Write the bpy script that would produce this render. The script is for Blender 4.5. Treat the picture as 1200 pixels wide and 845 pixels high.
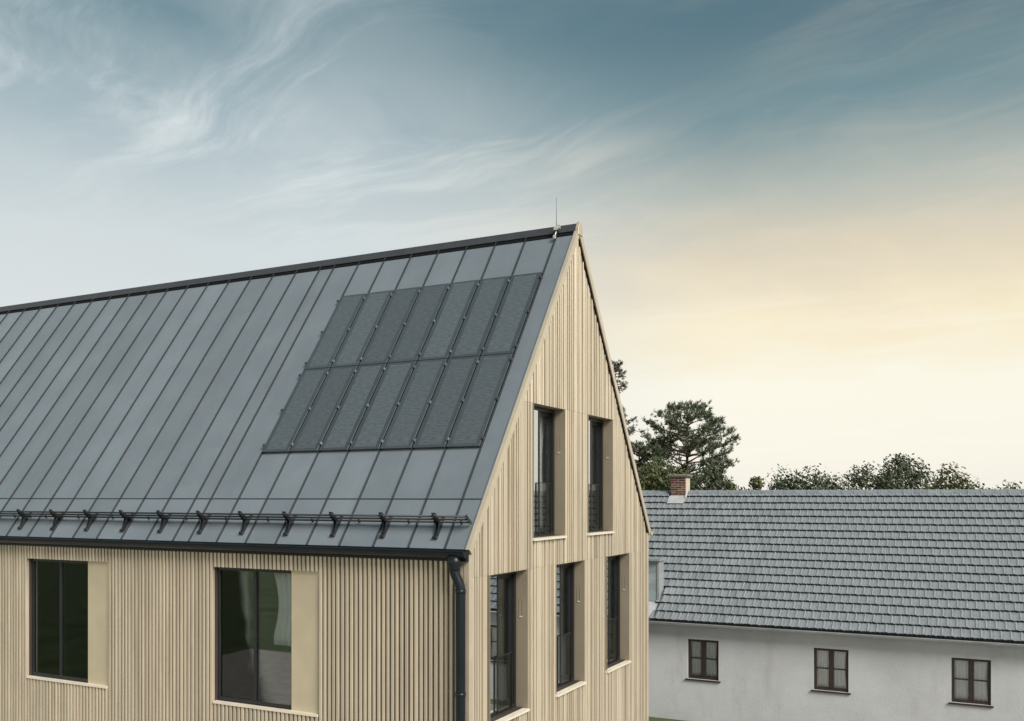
import bpy, math, random
from mathutils import Vector, Matrix, noise
random.seed(7)
sc = bpy.context.scene
for o in list(bpy.data.objects): bpy.data.objects.remove(o)
COL = sc.collection

# ------------------------------------------------------------------ camera
TH = 0.46776                      # gable direction against the viewing direction
cam_d = bpy.data.cameras.new('camera')
cam_d.lens = 32.403; cam_d.sensor_width = 36; cam_d.sensor_fit = 'HORIZONTAL'
cam_d.shift_y = 0.1333; cam_d.shift_x = -0.0004
cam_d.clip_start = 0.1; cam_d.clip_end = 6000
cam = bpy.data.objects.new('camera', cam_d); COL.objects.link(cam)
cam.location = (-11.8345, -6.7078, 6.5013)
cam.rotation_euler = (math.pi/2, 0, TH - math.pi/2)
sc.camera = cam
sc.render.resolution_x = 1024; sc.render.resolution_y = 721

# ------------------------------------------------------------------ exposure
EXPO = 1.62
vs = sc.view_settings
vs.view_transform = 'Standard'; vs.look = 'None'; vs.gamma = 1; vs.exposure = EXPO
vs.use_curve_mapping = False

# ------------------------------------------------------------------ sun
SUN_EL = math.radians(37)
SXY = Vector((-0.46, -0.888)).normalized()
SDIR = Vector((SXY.x*math.cos(SUN_EL), SXY.y*math.cos(SUN_EL), math.sin(SUN_EL)))
sd = bpy.data.lights.new('sun', 'SUN'); sd.energy = 1.5; sd.angle = math.radians(28)
sd.color = (1.0, 0.93, 0.82)
sun = bpy.data.objects.new('sun', sd); COL.objects.link(sun)
sun.location = (-20, -40, 40)
sun.rotation_euler = (-SDIR).to_track_quat('-Z', 'Y').to_euler()

# ------------------------------------------------------------------ node helper
def s2l(c):
    return tuple(((v/255)/12.92 if v/255 <= .04045 else ((v/255+.055)/1.055)**2.4) for v in c)
class NT:
    def __init__(s, nt): s.nt = nt
    def n(s, typ, **kw):
        nd = s.nt.nodes.new(typ)
        for k, v in kw.items():
            if k.startswith('_'): setattr(nd, k[1:], v)
            else: s.put(nd, k, v)
        return nd
    def put(s, nd, k, v):
        k = int(k[1:]) if k[0] == 'i' and k[1:].isdigit() else k.replace('__', ' ')
        if hasattr(v, 'is_output'): s.nt.links.new(v, nd.inputs[k])
        else: nd.inputs[k].default_value = v
    def m(s, op, a, b=0.0, c=None, clamp=False):
        nd = s.nt.nodes.new('ShaderNodeMath'); nd.operation = op; nd.use_clamp = clamp
        for i, v in enumerate((a, b) if c is None else (a, b, c)):
            if hasattr(v, 'is_output'): s.nt.links.new(v, nd.inputs[i])
            else: nd.inputs[i].default_value = v
        return nd.outputs[0]
    def mix(s, f, a, b, blend='MIX'):
        nd = s.nt.nodes.new('ShaderNodeMix'); nd.data_type = 'RGBA'; nd.blend_type = blend
        for k, v in ((0, f), (6, a), (7, b)):
            if hasattr(v, 'is_output'): s.nt.links.new(v, nd.inputs[k])
            else: nd.inputs[k].default_value = (tuple(v)+(1,)) if isinstance(v, tuple) and len(v) == 3 else v
        return nd.outputs[2]
    def ramp(s, f, stops, interp='LINEAR'):
        nd = s.nt.nodes.new('ShaderNodeValToRGB'); cr = nd.color_ramp; cr.interpolation = interp
        while len(cr.elements) < len(stops): cr.elements.new(0.5)
        for e, (p, c) in zip(cr.elements, stops):
            e.position = p; e.color = tuple(c)+(1,) if len(c) == 3 else c
        s.nt.links.new(f, nd.inputs[0]); return nd.outputs[0]
    def smooth(s, v, a, b):
        nd = s.nt.nodes.new('ShaderNodeMapRange'); nd.interpolation_type = 'SMOOTHSTEP'
        s.nt.links.new(v, nd.inputs[0]); nd.inputs[1].default_value = a; nd.inputs[2].default_value = b
        nd.inputs[3].default_value = 0; nd.inputs[4].default_value = 1
        return nd.outputs[0]

# ------------------------------------------------------------------ sky
w = bpy.data.worlds.new('World'); sc.world = w; w.use_nodes = True
w.node_tree.nodes.clear(); T = NT(w.node_tree)
tc = T.n('ShaderNodeTexCoord').outputs['Generated']
nrm = T.n('ShaderNodeVectorMath', _operation='NORMALIZE', i0=tc).outputs[0]
sep = T.n('ShaderNodeSeparateXYZ', i0=nrm)
X, Y, Z = sep.outputs
sky = T.n('ShaderNodeTexSky', _sky_type='NISHITA', _sun_disc=False, _sun_elevation=SUN_EL,
          _sun_rotation=math.atan2(SXY.x, SXY.y), _air_density=1.0, _dust_density=2.0)
hl = T.m('SQRT', T.m('ADD', T.m('MULTIPLY', X, X), T.m('ADD', T.m('MULTIPLY', Y, Y), 1e-6)))
gl = T.m('DIVIDE', T.m('ADD', T.m('MULTIPLY', X, SXY.x), T.m('MULTIPLY', Y, SXY.y)), hl)
warm = T.smooth(gl, -0.93, -0.64)
up = T.m('ABSOLUTE', Z)
# cirrus coordinates: a high flat layer seen in perspective
den = T.m('ADD', up, 0.16)
qx = T.m('DIVIDE', X, den); qy = T.m('DIVIDE', Y, den)
q = T.n('ShaderNodeCombineXYZ', i0=qx, i1=qy, i2=0.0).outputs[0]
wn = T.n('ShaderNodeTexNoise', Vector=q, Scale=0.9, Detail=3.0, Roughness=0.5)
wv = T.n('ShaderNodeVectorMath', _operation='SUBTRACT', i0=wn.outputs['Color'], i1=(0.5, 0.5, 0.5)).outputs[0]
wv = T.n('ShaderNodeVectorMath', _operation='SCALE', i0=wv, Scale=0.75).outputs[0]
q2 = T.n('ShaderNodeVectorMath', _operation='ADD', i0=q, i1=wv).outputs[0]
mr = T.n('ShaderNodeMapping', Vector=q2, Rotation=(0, 0, math.radians(-92)))
mp = T.n('ShaderNodeMapping', Vector=mr.outputs[0], Location=(0.35, 0.1, 0.0), Scale=(0.7, 2.9, 1.0))
n1 = T.n('ShaderNodeTexNoise', Vector=mp.outputs[0], Scale=1.6, Detail=10.0, Roughness=0.62, Distortion=0.5).outputs[0]
n2 = T.n('ShaderNodeTexNoise', Vector=q, Scale=0.62, Detail=2.0, Roughness=0.5).outputs[0]
n3 = T.n('ShaderNodeTexNoise', Vector=q2, Scale=1.7, Detail=6.0, Roughness=0.6).outputs[0]
streak = T.m('MULTIPLY', T.smooth(n1, 0.42, 0.70), T.smooth(n2, 0.33, 0.60))
veil = T.m('MULTIPLY', T.smooth(n3, 0.34, 0.70), T.smooth(n2, 0.30, 0.62))
# elevation, pushed up and down a little by the soft cloud banks
el = T.m('ADD', up, T.m('MULTIPLY', T.m('SUBTRACT', n3, 0.5), 0.10))
def rampcol(stops): return [(p, s2l(c)) for p, c in stops]
cool = T.ramp(el, rampcol([(0.0, (226, 228, 224)), (0.17, (216, 220, 219)), (0.25, (208, 215, 216)), (0.305, (186, 199, 203)),
                           (0.36, (150, 172, 180)), (0.44, (80, 122, 136)), (0.60, (56, 94, 110)), (1.0, (52, 86, 102))]))
warmc = T.ramp(el, rampcol([(0.0, (255, 250, 238)), (0.115, (255, 250, 231)), (0.18, (252, 236, 200)), (0.245, (226, 212, 184)),
                            (0.31, (178, 184, 174)), (0.375, (100, 134, 143)), (0.44, (70, 108, 122)), (0.60, (56, 94, 110)), (1.0, (52, 86, 102))]))
base = T.mix(warm, cool, warmc)
SK = 10.0/(2**EXPO)
# the Nishita air behind the cloud veil
nish = T.n('ShaderNodeHueSaturation', Hue=0.47, Saturation=0.45, Value=0.6*(2**EXPO)/10, Color=sky.outputs[0]).outputs[0]
base = T.mix(0.88, nish, base)
ccol = T.mix(warm, s2l((212, 221, 223)), s2l((232, 224, 206)))
up_in = T.smooth(up, 0.14, 0.26)
amt = T.m('MULTIPLY', T.m('ADD', T.m('MULTIPLY', streak, 1.0), T.m('MULTIPLY', veil, 0.62), clamp=True),
          T.m('SUBTRACT', 1.0, T.m('MULTIPLY', warm, 0.80)))
col = T.mix(T.m('MULTIPLY', amt, up_in), base, ccol)
low = T.m('MULTIPLY', T.m('MULTIPLY', T.smooth(n1, 0.48, 0.72), T.m('SUBTRACT', 1.0, up_in)), 0.35)
col = T.mix(low, col, T.mix(warm, s2l((222, 226, 224)), s2l((255, 251, 240))))
final = T.n('ShaderNodeVectorMath', _operation='SCALE', i0=col, Scale=SK).outputs[0]
bg = T.n('ShaderNodeBackground', Color=final, Strength=0.1)
T.n('ShaderNodeOutputWorld', Surface=bg.outputs[0])

# ------------------------------------------------------------------ materials
MATS = {}
def mat(name, color, rough=0.6, metal=0.0, var=0.0, nscale=3.0, namt=0.0, bump=0.0, bscale=40.0, stretch=(1, 1, 1),
        spec=0.5, coat=0.0, dirt=None, hue=None):
    m = bpy.data.materials.new(name); m.use_nodes = True
    t = NT(m.node_tree); nt = m.node_tree; b = nt.nodes['Principled BSDF']
    co = t.n('ShaderNodeTexCoord').outputs['Object']
    mpn = t.n('ShaderNodeMapping', Vector=co, Scale=stretch).outputs[0]
    c = None
    if namt:
        nz = t.n('ShaderNodeTexNoise', Vector=mpn, Scale=nscale, Detail=6.0, Roughness=0.6).outputs[0]
        dark = tuple(v*(1-namt) for v in color); lite = tuple(min(1, v*(1+namt)) for v in color)
        c = t.mix(t.smooth(nz, 0.3, 0.7), dark, lite)
        nt.links.new(t.m('ADD', rough-0.08, t.m('MULTIPLY', nz, 0.16)), b.inputs['Roughness'])
    else: b.inputs['Roughness'].default_value = rough
    if dirt:
        dz = t.n('ShaderNodeTexNoise', Vector=t.n('ShaderNodeMapping', Vector=co, Scale=dirt[2]).outputs[0], Scale=1.0, Detail=8.0, Roughness=0.65).outputs[0]
        c = t.mix(t.m('MULTIPLY', t.smooth(dz, 0.5, 0.78), dirt[1]), c if c is not None else color, dirt[0])
    if var:
        oi = t.n('ShaderNodeObjectInfo').outputs['Random']
        fac = t.m('ADD', 1-var, t.m('MULTIPLY', oi, 2*var))
        nd = t.n('ShaderNodeVectorMath', _operation='SCALE', Scale=fac)
        t.put(nd, 'i0', c if c is not None else color); c = nd.outputs[0]
    if hue:
        wn_ = t.n('ShaderNodeTexWhiteNoise', _noise_dimensions='1D', W=t.m('MULTIPLY', t.n('ShaderNodeObjectInfo').outputs['Random'], 91.7)).outputs[0]
        c = t.mix(wn_, c, t.mix(1.0, c, hue, 'MULTIPLY'))
    if c is None: b.inputs['Base Color'].default_value = tuple(color)+(1,)
    else: nt.links.new(c, b.inputs['Base Color'])
    b.inputs['Metallic'].default_value = metal
    b.inputs['Specular IOR Level'].default_value = spec
    b.inputs['Coat Weight'].default_value = coat
    if bump:
        nz = t.n('ShaderNodeTexNoise', Vector=mpn, Scale=bscale, Detail=4.0).outputs[0]
        bp = t.n('ShaderNodeBump', Strength=bump, Distance=0.01, Height=nz)
        nt.links.new(bp.outputs[0], b.inputs['Normal'])
    MATS[name] = m; return m
def glass(name, refl, tint, ior=1.5, k=1.6):
    m = bpy.data.materials.new(name); m.use_nodes = True
    nt = m.node_tree; nt.nodes.clear(); t = NT(nt)
    gl_ = t.n('ShaderNodeBsdfGlossy', Color=(0.95, 0.97, 0.98, 1), Roughness=0.015)
    co = t.n('ShaderNodeTexCoord').outputs['Object']
    nz = t.n('ShaderNodeTexNoise', Vector=co, Scale=1.3, Detail=1.0).outputs[0]
    bp = t.n('ShaderNodeBump', Strength=0.03, Distance=0.03, Height=nz); nt.links.new(bp.outputs[0], gl_.inputs['Normal'])
    tr = t.n('ShaderNodeBsdfTransparent', Color=tuple(tint)+(1,))
    fr = t.n('ShaderNodeFresnel', IOR=ior).outputs[0]
    f = t.m('ADD', t.m('MULTIPLY', fr, k), refl, clamp=True)
    mx = t.n('ShaderNodeMixShader', i0=f, i1=tr.outputs[0], i2=gl_.outputs[0])
    t.n('ShaderNodeOutputMaterial', Surface=mx.outputs[0]); MATS[name] = m; return m
BEIGE = (0.60, 0.54, 0.432)
mat('slat', BEIGE, 0.36, 0.42, var=0.13, hue=(1.0, 0.962, 0.955), nscale=1.2, namt=0.06, stretch=(6, 6, 0.8), dirt=((0.40, 0.32, 0.24), 0.35, (9, 9, 0.7)))
mat('cladding_back', (0.045, 0.035, 0.032), 0.7, namt=0.1)
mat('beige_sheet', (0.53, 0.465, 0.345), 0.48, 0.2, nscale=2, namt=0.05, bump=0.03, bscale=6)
mat('shaded_reveal_sheet', (0.255, 0.222, 0.168), 0.5, 0.1, nscale=2, namt=0.05, bump=0.03, bscale=6)  # darker than the beige sheet: shade of the jambs put into the colour
mat('beige_trim', (0.54, 0.475, 0.375), 0.42, 0.3, nscale=2, namt=0.06, bump=0.02, bscale=5)
mat('sill_sheet', (0.74, 0.68, 0.58), 0.45, 0.1, namt=0.05)
mat('roof_sheet', (0.246, 0.287, 0.330), 0.33, 0.35, var=0.08, nscale=1.1, namt=0.06, bump=0.12, bscale=1.6, spec=0.5,
    dirt=((0.30, 0.325, 0.345), 0.30, (0.35, 5.0, 0.35)))
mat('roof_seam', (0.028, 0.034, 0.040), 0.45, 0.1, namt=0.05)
mat('ridge_metal', (0.060, 0.064, 0.074), 0.42, 0.2, namt=0.08)
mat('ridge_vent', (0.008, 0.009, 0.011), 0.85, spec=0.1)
mat('gutter', (0.010, 0.015, 0.020), 0.32, 0.0, namt=0.1, spec=0.3)
mat('dark_metal', (0.022, 0.026, 0.031), 0.45, 0.2, namt=0.1)
mat('frame', (0.016, 0.018, 0.020), 0.38, namt=0.1)
mat('clamp', (0.26, 0.28, 0.29), 0.35, 0.7, var=0.2)
mat('clamp_dark', (0.06, 0.07, 0.075), 0.45, 0.3)
mat('steel', (0.62, 0.62, 0.62), 0.35, 0.6)
mat('room', (0.20, 0.20, 0.19), 0.9, namt=0.05)
mat('floor', (0.22, 0.17, 0.12), 0.6)
mat('curtain', (0.86, 0.87, 0.87), 0.9, namt=0.05)
mat('white_wood', (0.78, 0.78, 0.77), 0.5)
mat('balustrade_edge', (0.42, 0.40, 0.33), 0.3)
mat('render', (0.48, 0.50, 0.53), 0.9, nscale=0.8, namt=0.07, bump=0.5, bscale=22, dirt=((0.33, 0.33, 0.325), 0.55, (1.6, 1.6, 0.45)))
mat('tile', (0.225, 0.252, 0.277), 0.52, 0.0, var=0.14, nscale=5, namt=0.12, bump=0.12, bscale=25, dirt=((0.13, 0.14, 0.14), 0.4, (5, 5, 5)))
mat('tile_nose_shade', (0.030, 0.032, 0.034), 0.85, nscale=8, namt=0.3)  # shadow line under each tile course, put into the nose colour
mat('tile_batten', (0.03, 0.03, 0.032), 0.8)
mat('zinc', (0.42, 0.45, 0.47), 0.42, 0.45, nscale=3, namt=0.10, bump=0.05, bscale=5)
mat('blind', (0.33, 0.385, 0.415), 0.25, 0.1, nscale=2.5, namt=0.15, stretch=(1, 1, 3))
mat('lead', (0.52, 0.54, 0.56), 0.5, 0.2, nscale=4, namt=0.10)
mat('brick', (0.135, 0.050, 0.043), 0.85, var=0.50, nscale=14, namt=0.28, bump=0.5, bscale=60)
mat('mortar', (0.50, 0.45, 0.38), 0.95, nscale=20, namt=0.15, bump=0.4, bscale=80)
mat('chimney_side', (0.52, 0.47, 0.38), 0.9, nscale=6, namt=0.15, bump=0.4)
mat('concrete_cap', (0.20, 0.21, 0.18), 0.9, nscale=9, namt=0.25, bump=0.4)
mat('brown_wood', (0.026, 0.016, 0.014), 0.5, nscale=4, namt=0.25, stretch=(1, 1, 5))
mat('bark', (0.10, 0.065, 0.045), 0.95, nscale=5, namt=0.4, bump=0.8, bscale=18)
mat('needles', (0.100, 0.128, 0.078), 0.7, nscale=1.6, namt=0.40)
mat('needles_brown', (0.105, 0.085, 0.072), 0.75, nscale=1.6, namt=0.4)
mat('leaves', (0.085, 0.100, 0.036), 0.7, nscale=1.8, namt=0.5)
mat('leaves_dark', (0.052, 0.070, 0.036), 0.7, nscale=1.8, namt=0.45)
mat('grass', (0.06, 0.09, 0.035), 0.95, nscale=0.6, namt=0.35, bump=0.6, bscale=30)
mat('bounce_gravel', (0.34, 0.325, 0.295), 0.95, nscale=2.5, namt=0.2, bump=0.5, bscale=60)
mat('paving', (0.24, 0.235, 0.225), 0.9, nscale=2, namt=0.15, bump=0.3)
glass('fixed_glass', 0.50, (0.42, 0.46, 0.46), 1.5)
glass('sash_glass', 0.01, (0.88, 0.92, 0.92), 1.45, 0.6)
glass('rail_glass', 0.01, (0.80, 0.82, 0.79), 1.45, 0.15)
glass('house_glass', 0.02, (0.96, 0.97, 0.98), 1.45)
glass('zinc_glass', 0.18, (0.55, 0.60, 0.62), 1.5)
# solar laminate: faint horizontal cell wires
def cell_mat():
    m = bpy.data.materials.new('solar_cells'); m.use_nodes = True
    nt = m.node_tree; t = NT(nt); b = nt.nodes['Principled BSDF']
    co = t.n('ShaderNodeTexCoord').outputs['Object']
    s = t.n('ShaderNodeSeparateXYZ', i0=co)
    wob = t.n('ShaderNodeTexNoise', Vector=co, Scale=7.0, Detail=3.0).outputs[0]
    ln = t.m('SINE', t.m('ADD', t.m('MULTIPLY', s.outputs[0], 2*math.pi/0.034), t.m('MULTIPLY', wob, 2.0)))
    pat = t.n('ShaderNodeTexNoise', Vector=t.n('ShaderNodeMapping', Vector=co, Scale=(60, 9, 1)).outputs[0], Scale=1.0, Detail=5.0).outputs[0]
    f = t.m('MULTIPLY', t.m('ADD', t.m('MULTIPLY', ln, 0.35), 0.5), t.smooth(pat, 0.30, 0.68))
    c = t.mix(f, (0.060, 0.076, 0.090), (0.136, 0.160, 0.180))
    oi = t.n('ShaderNodeObjectInfo').outputs['Random']
    c2 = t.n('ShaderNodeVectorMath', _operation='SCALE', i0=c, Scale=t.m('ADD', 0.88, t.m('MULTIPLY', oi, 0.24)))
    nt.links.new(c2.outputs[0], b.inputs['Base Color'])
    b.inputs['Roughness'].default_value = 0.42
    MATS['solar_cells'] = m
cell_mat()
mat('solar_glass', (0.052, 0.066, 0.077), 0.36, 0.0, var=0.10, nscale=4, namt=0.08)

# ------------------------------------------------------------------ mesh helpers
class MB:
    def __init__(s): s.v = []; s.f = []
    def add(s, vs_, fs):
        o = len(s.v); s.v += [tuple(p) for p in vs_]; s.f += [tuple(i+o for i in f) for f in fs]; return s
    def box(s, x0, x1, y0, y1, z0, z1):
        return s.add([(x0,y0,z0),(x1,y0,z0),(x1,y1,z0),(x0,y1,z0),(x0,y0,z1),(x1,y0,z1),(x1,y1,z1),(x0,y1,z1)],
                     [(0,3,2,1),(4,5,6,7),(0,1,5,4),(1,2,6,5),(2,3,7,6),(3,0,4,7)])
    def hexa(s, bot, top):
        return s.add(list(bot)+list(top), [(0,3,2,1),(4,5,6,7),(0,1,5,4),(1,2,6,5),(2,3,7,6),(3,0,4,7)])
    def prism(s, prof, a, b, axis='y'):
        """profile in the two other axes (x,z for y), extruded from a to b"""
        n = len(prof)
        def pt(p, t): return (p[0], t, p[1]) if axis == 'y' else ((t, p[0], p[1]) if axis == 'x' else (p[0], p[1], t))
        vs_ = [pt(p, a) for p in prof]+[pt(p, b) for p in prof]
        fs = [tuple(range(n)), tuple(range(2*n-1, n-1, -1))]
        fs += [(i, i+n, (i+1) % n+n, (i+1) % n) for i in range(n)]
        return s.add(vs_, fs)
    def tube(s, pts, r, k=10, caps=True):
        pts = [Vector(p) for p in pts]; n = len(pts)
        rr = r if isinstance(r, (list, tuple)) else [r]*n
        o = len(s.v); up_ = Vector((0, 0, 1)); prev = None
        for i, p in enumerate(pts):
            d = (pts[min(i+1, n-1)]-pts[max(i-1, 0)]).normalized()
            if prev is None:
                a = d.cross(up_) if abs(d.z) < .95 else d.cross(Vector((1, 0, 0)))
            else: a = prev-d*prev.dot(d)
            a.normalize(); prev = a; b = d.cross(a)
            for j in range(k):
                t = 2*math.pi*j/k; s.v.append(tuple(p+(a*math.cos(t)+b*math.sin(t))*rr[i]))
        for i in range(n-1):
            for j in range(k):
                s.f.append((o+i*k+j, o+i*k+(j+1) % k, o+(i+1)*k+(j+1) % k, o+(i+1)*k+j))
        if caps:
            s.f.append(tuple(o+j for j in range(k-1, -1, -1))); s.f.append(tuple(o+(n-1)*k+j for j in range(k)))
        return s
    def xf(s, M):
        s.v = [tuple(M @ Vector(p)) for p in s.v]; return s
    def mesh(s, name, material, smooth=False):
        me = bpy.data.meshes.new(name); me.from_pydata(s.v, [], s.f); me.validate()
        import bmesh
        bm = bmesh.new(); bm.from_mesh(me); bmesh.ops.recalc_face_normals(bm, faces=bm.faces)
        bm.to_mesh(me); bm.free()
        me.materials.append(MATS[material])
        if smooth:
            for p in me.polygons: p.use_smooth = True
        return me
    def build(s, name, material, parent=None, smooth=False, loc=None):
        return link(name, s.mesh(name, material, smooth), parent, loc)
def link(name, me, parent=None, loc=None):
    o = bpy.data.objects.new(name, me); COL.objects.link(o)
    if parent: o.parent = parent
    if loc is not None: o.location = loc
    return o
def tag(o, label=None, cat=None, group=None, kind=None):
    if label: o['label'] = label
    if cat: o['category'] = cat
    if group: o['group'] = group
    if kind: o['kind'] = kind
    return o
def empty(name, loc=(0, 0, 0)):
    o = bpy.data.objects.new(name, None); COL.objects.link(o); o.location = loc; o.empty_display_size = .3; return o
def bevel(o, wdt=0.004, seg=1):
    m = o.modifiers.new('bevel', 'BEVEL'); m.width = wdt; m.segments = seg; m.limit_method = 'ANGLE'; return o

# ------------------------------------------------------------------ main dimensions (metres)
W = 8.325; HR = 5.814; EZ = 5.75; LEN = 18.2          # gable width, roof rise, eave height, house length
P = math.atan2(HR, W/2); SP, CP = math.sin(P), math.cos(P); SL = math.hypot(HR, W/2)
def RP(s, v, n=0.0):
    """point on the near roof slope: s metres up from the eave, n metres off the sheet"""
    return Vector((s*CP-n*SP, v, EZ+s*SP+n*CP))
def RPF(s, v, n=0.0):
    return Vector((W-s*CP+n*SP, v, EZ+s*SP+n*CP))
def rbox(mb, s0, s1, v0, v1, n0, n1, f=RP):
    return mb.hexa([f(s0,v0,n0), f(s1,v0,n0), f(s1,v1,n0), f(s0,v1,n0)], [f(s0,v0,n1), f(s1,v0,n1), f(s1,v1,n1), f(s0,v1,n1)])
zUt, zUb, zLt, zLb = 8.095, 5.812, 5.295, 2.991
GWIN = [('U', 2.241, 3.562, zUb, zUt), ('U', 4.688, 6.012, zUb, zUt),
        ('L', 0.679, 1.994, zLb, zLt), ('L', 3.180, 4.488, zLb, zLt), ('L', 5.693, 7.020, zLb, zLt)]
SWIN = [(2.805, 5.05), (7.7, 9.95), (13.0, 15.2)]

# ------------------------------------------------------------------ ground
g = MB()
N = 24
ring = [0, 30, 80, 250, 900, 3000]
for ri, r in enumerate(ring):
    for k in range(N):
        a = 2*math.pi*k/N; g.v.append((10+r*math.cos(a), r*math.sin(a), 0.0))
for ri in range(len(ring)-1):
    for k in range(N):
        a = ri*N; b = a+N; k2 = (k+1) % N
        g.f.append((a+k, b+k, b+k2, a+k2) if ri else (a, b+k, b+k2))
tag(g.build('ground', 'grass'), kind='structure')
tag(MB().box(9.0, 13.6, -40, 40, -0.2, 0.03).build('path', 'paving'), kind='structure')
tag(MB().box(-18.0, 8.99, -16, 21, -0.2, 0.02).build('bounce_forecourt', 'bounce_gravel'), kind='structure')  # unseen gravel, added for grey window reflections and bounce onto the side wall

# ------------------------------------------------------------------ clad house
house = tag(empty('clad_house', (W/2, 0, 0)), 'modern gabled house clad in beige metal slats under a steep dark standing seam roof', 'house')
HOFF = Vector((-W/2, 0, 0))
def part(mb, name, material, parent=None, smooth=False):
    """mesh in world coordinates, parented under the house or one of its parts"""
    o = mb.build(name, material, None, smooth)
    par = parent or house
    o.parent = par
    if par is house: o.matrix_parent_inverse = Matrix.Translation(-house.location)
    return o

def holes_wall(mb, u0, u1, z0, ztop, holes, a, b, axis):
    """upright wall split round rectangular holes; ztop(u) is the top line; thickness a..b"""
    br = sorted(set([u0, u1]+[x for h in holes for x in h[:2] if u0 < x < u1]+([W/2] if axis == 'g' else [])))
    for i in range(len(br)-1):
        p, q_ = br[i], br[i+1]; mid = (p+q_)/2
        cuts = sorted([(h[2], h[3]) for h in holes if h[0] <= mid <= h[1]])
        lo = z0; segs = []
        for c0, c1 in cuts: segs.append((lo, c0)); lo = c1
        segs.append((lo, None))
        for s0, s1 in segs:
            tp, tq = (ztop(p), ztop(q_)) if s1 is None else (s1, s1)
            if s1 is not None and s1-s0 < .01: continue
            if axis == 'g':
                mb.hexa([(p,a,s0),(q_,a,s0),(q_,b,s0),(p,b,s0)], [(p,a,tp),(q_,a,tq),(q_,b,tq),(p,b,tp)])
            else:
                mb.hexa([(a,p,s0),(b,p,s0),(b,q_,s0),(a,q_,s0)], [(a,p,tp),(b,p,tp),(b,q_,tq),(a,q_,tq)])
TAN = HR/(W/2)
def roofz(u, drop): return EZ+TAN*(u if u < W/2 else W-u)-drop
ghole = [(a, b, c, d) for _, a, b, c, d in GWIN]
gw = MB(); holes_wall(gw, 0.085, W-0.085, 0.0, lambda u: roofz(u, 0.150), ghole, 0.075, 0.36, 'g')
gable = part(gw, 'gable_wall', 'cladding_back')
shole = [(a, b, zLb, zLt) for a, b in SWIN]
sw = MB(); holes_wall(sw, 0.362, LEN-0.3, 0.0, lambda u: EZ-0.16, shole, 0.085, 0.36, 's')
side = part(sw, 'side_wall', 'cladding_back')
part(MB().box(W-0.36, W-0.085, 0.362, LEN-0.3, 0, EZ-0.16), 'far_side_wall', 'beige_sheet')
part(MB().prism([(0.1, 0), (W-0.1, 0), (W-0.1, EZ-0.16), (W/2, EZ+HR-0.36), (0.1, EZ-0.16)], LEN-0.298, LEN-0.05), 'rear_gable_wall', 'beige_sheet')

# slats of the gable: three tiers, cut at the window heads
def slat_positions(a, b, seed, tilts=(0.0,), widths=(0.048, 0.052, 0.056), deps=(0.0, 0.0, 0.003)):
    r = random.Random(seed); x = a; out = []
    while x < b-0.02:
        wd = r.choice(widths); gp = r.uniform(0.033, 0.038)
        out.append((x, min(x+wd, b), r.choice(deps), r.choice(tilts))); x += wd+gp
    return out
GS = slat_positions(0.135, W-0.125, 3, (0.0, 0.0, 0.006, 0.010, -0.010, -0.014), (0.042, 0.050, 0.054, 0.060), (0.0, 0.0, 0.004, 0.010, 0.018))
tiers = [(0.25, zLt-0.0015), (zLt+0.0015, zUt-0.0015), (zUt+0.0015, None)]
for (a, b, dp, ti) in GS:
    for z0, z1 in tiers:
        segs = []
        # trim where a window edge runs through the slat
        aa, bb = a, b; blocked = []
        for (u0, u1, c0, c1) in ghole:
            hit = (z1 is None or c0 < z1) and c1 > z0+0.02
            if not hit: continue
            if aa < u1+.017 and bb > u0-.017:
                inside = min(bb, u1+.017)-max(aa, u0-.017)
                if inside > (bb-aa)*0.999: blocked.append((c0, c1))
                elif (bb-aa)-inside < 0.016: blocked.append((c0, c1))
                elif aa < u0-.017: bb = u0-.017
                else: aa = u1+.017
        top = lambda u: roofz(u, 0.156) if z1 is None else min(z1, roofz(u, 0.156))
        lo = z0
        for c0, c1 in sorted(blocked):
            if c0-lo > .03: segs.append((lo, c0-.045, False))
            lo = max(lo, c1+.003)
        if z1 is None or z1-lo > .03: segs.append((lo, None, True))
        for s0, s1, sl in segs:
            ta, tb = (top(aa), top(bb)) if sl else (s1, s1)
            if max(ta, tb) <= s0+.03: continue
            ta = max(ta, s0+.01); tb = max(tb, s0+.01)
            f = dp; ch = 0.006
            fa, fb = f+max(0, ti), f+max(0, -ti)
            prof = [(aa, .075), (aa, fa+ch), (aa+ch, fa), (bb-ch, fb), (bb, fb+ch), (bb, .075)]
            zt = lambda u: ta+(tb-ta)*(u-aa)/(bb-aa)
            n = len(prof); mb = MB()
            mb.add([(u, v, s0) for u, v in prof]+[(u, v, zt(u)) for u, v in prof],
                   [tuple(range(n)), tuple(range(2*n-1, n-1, -1))]+[(i, (i+1) % n, (i+1) % n+n, i+n) for i in range(n)])
            part(mb, 'slat', 'slat', gable)
# slats of the long side
for (a, b, dp, ti) in slat_positions(0.10, LEN-0.06, 11):
    blocked = None; aa, bb = a, b
    for (v0, v1, c0, c1) in shole:
        if aa < v1 and bb > v0:
            ins = min(bb, v1)-max(aa, v0)
            if ins > .5*(bb-aa): blocked = (c0, c1)
            elif aa < v0: bb = v0
            else: aa = v1
    ztop = EZ-0.05
    for s0, s1 in ([(0.25, ztop)] if not blocked else [(0.25, blocked[0]-.045), (blocked[1]+.002, ztop)]):
        u = 0.020+dp; ch = .006
        prof = [(.085, aa), (u+ch, aa), (u, aa+ch), (u, bb-ch), (u+ch, bb), (.085, bb)]
        part(MB().prism(prof, s0, s1, 'z'), 'slat', 'slat', side)
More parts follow.
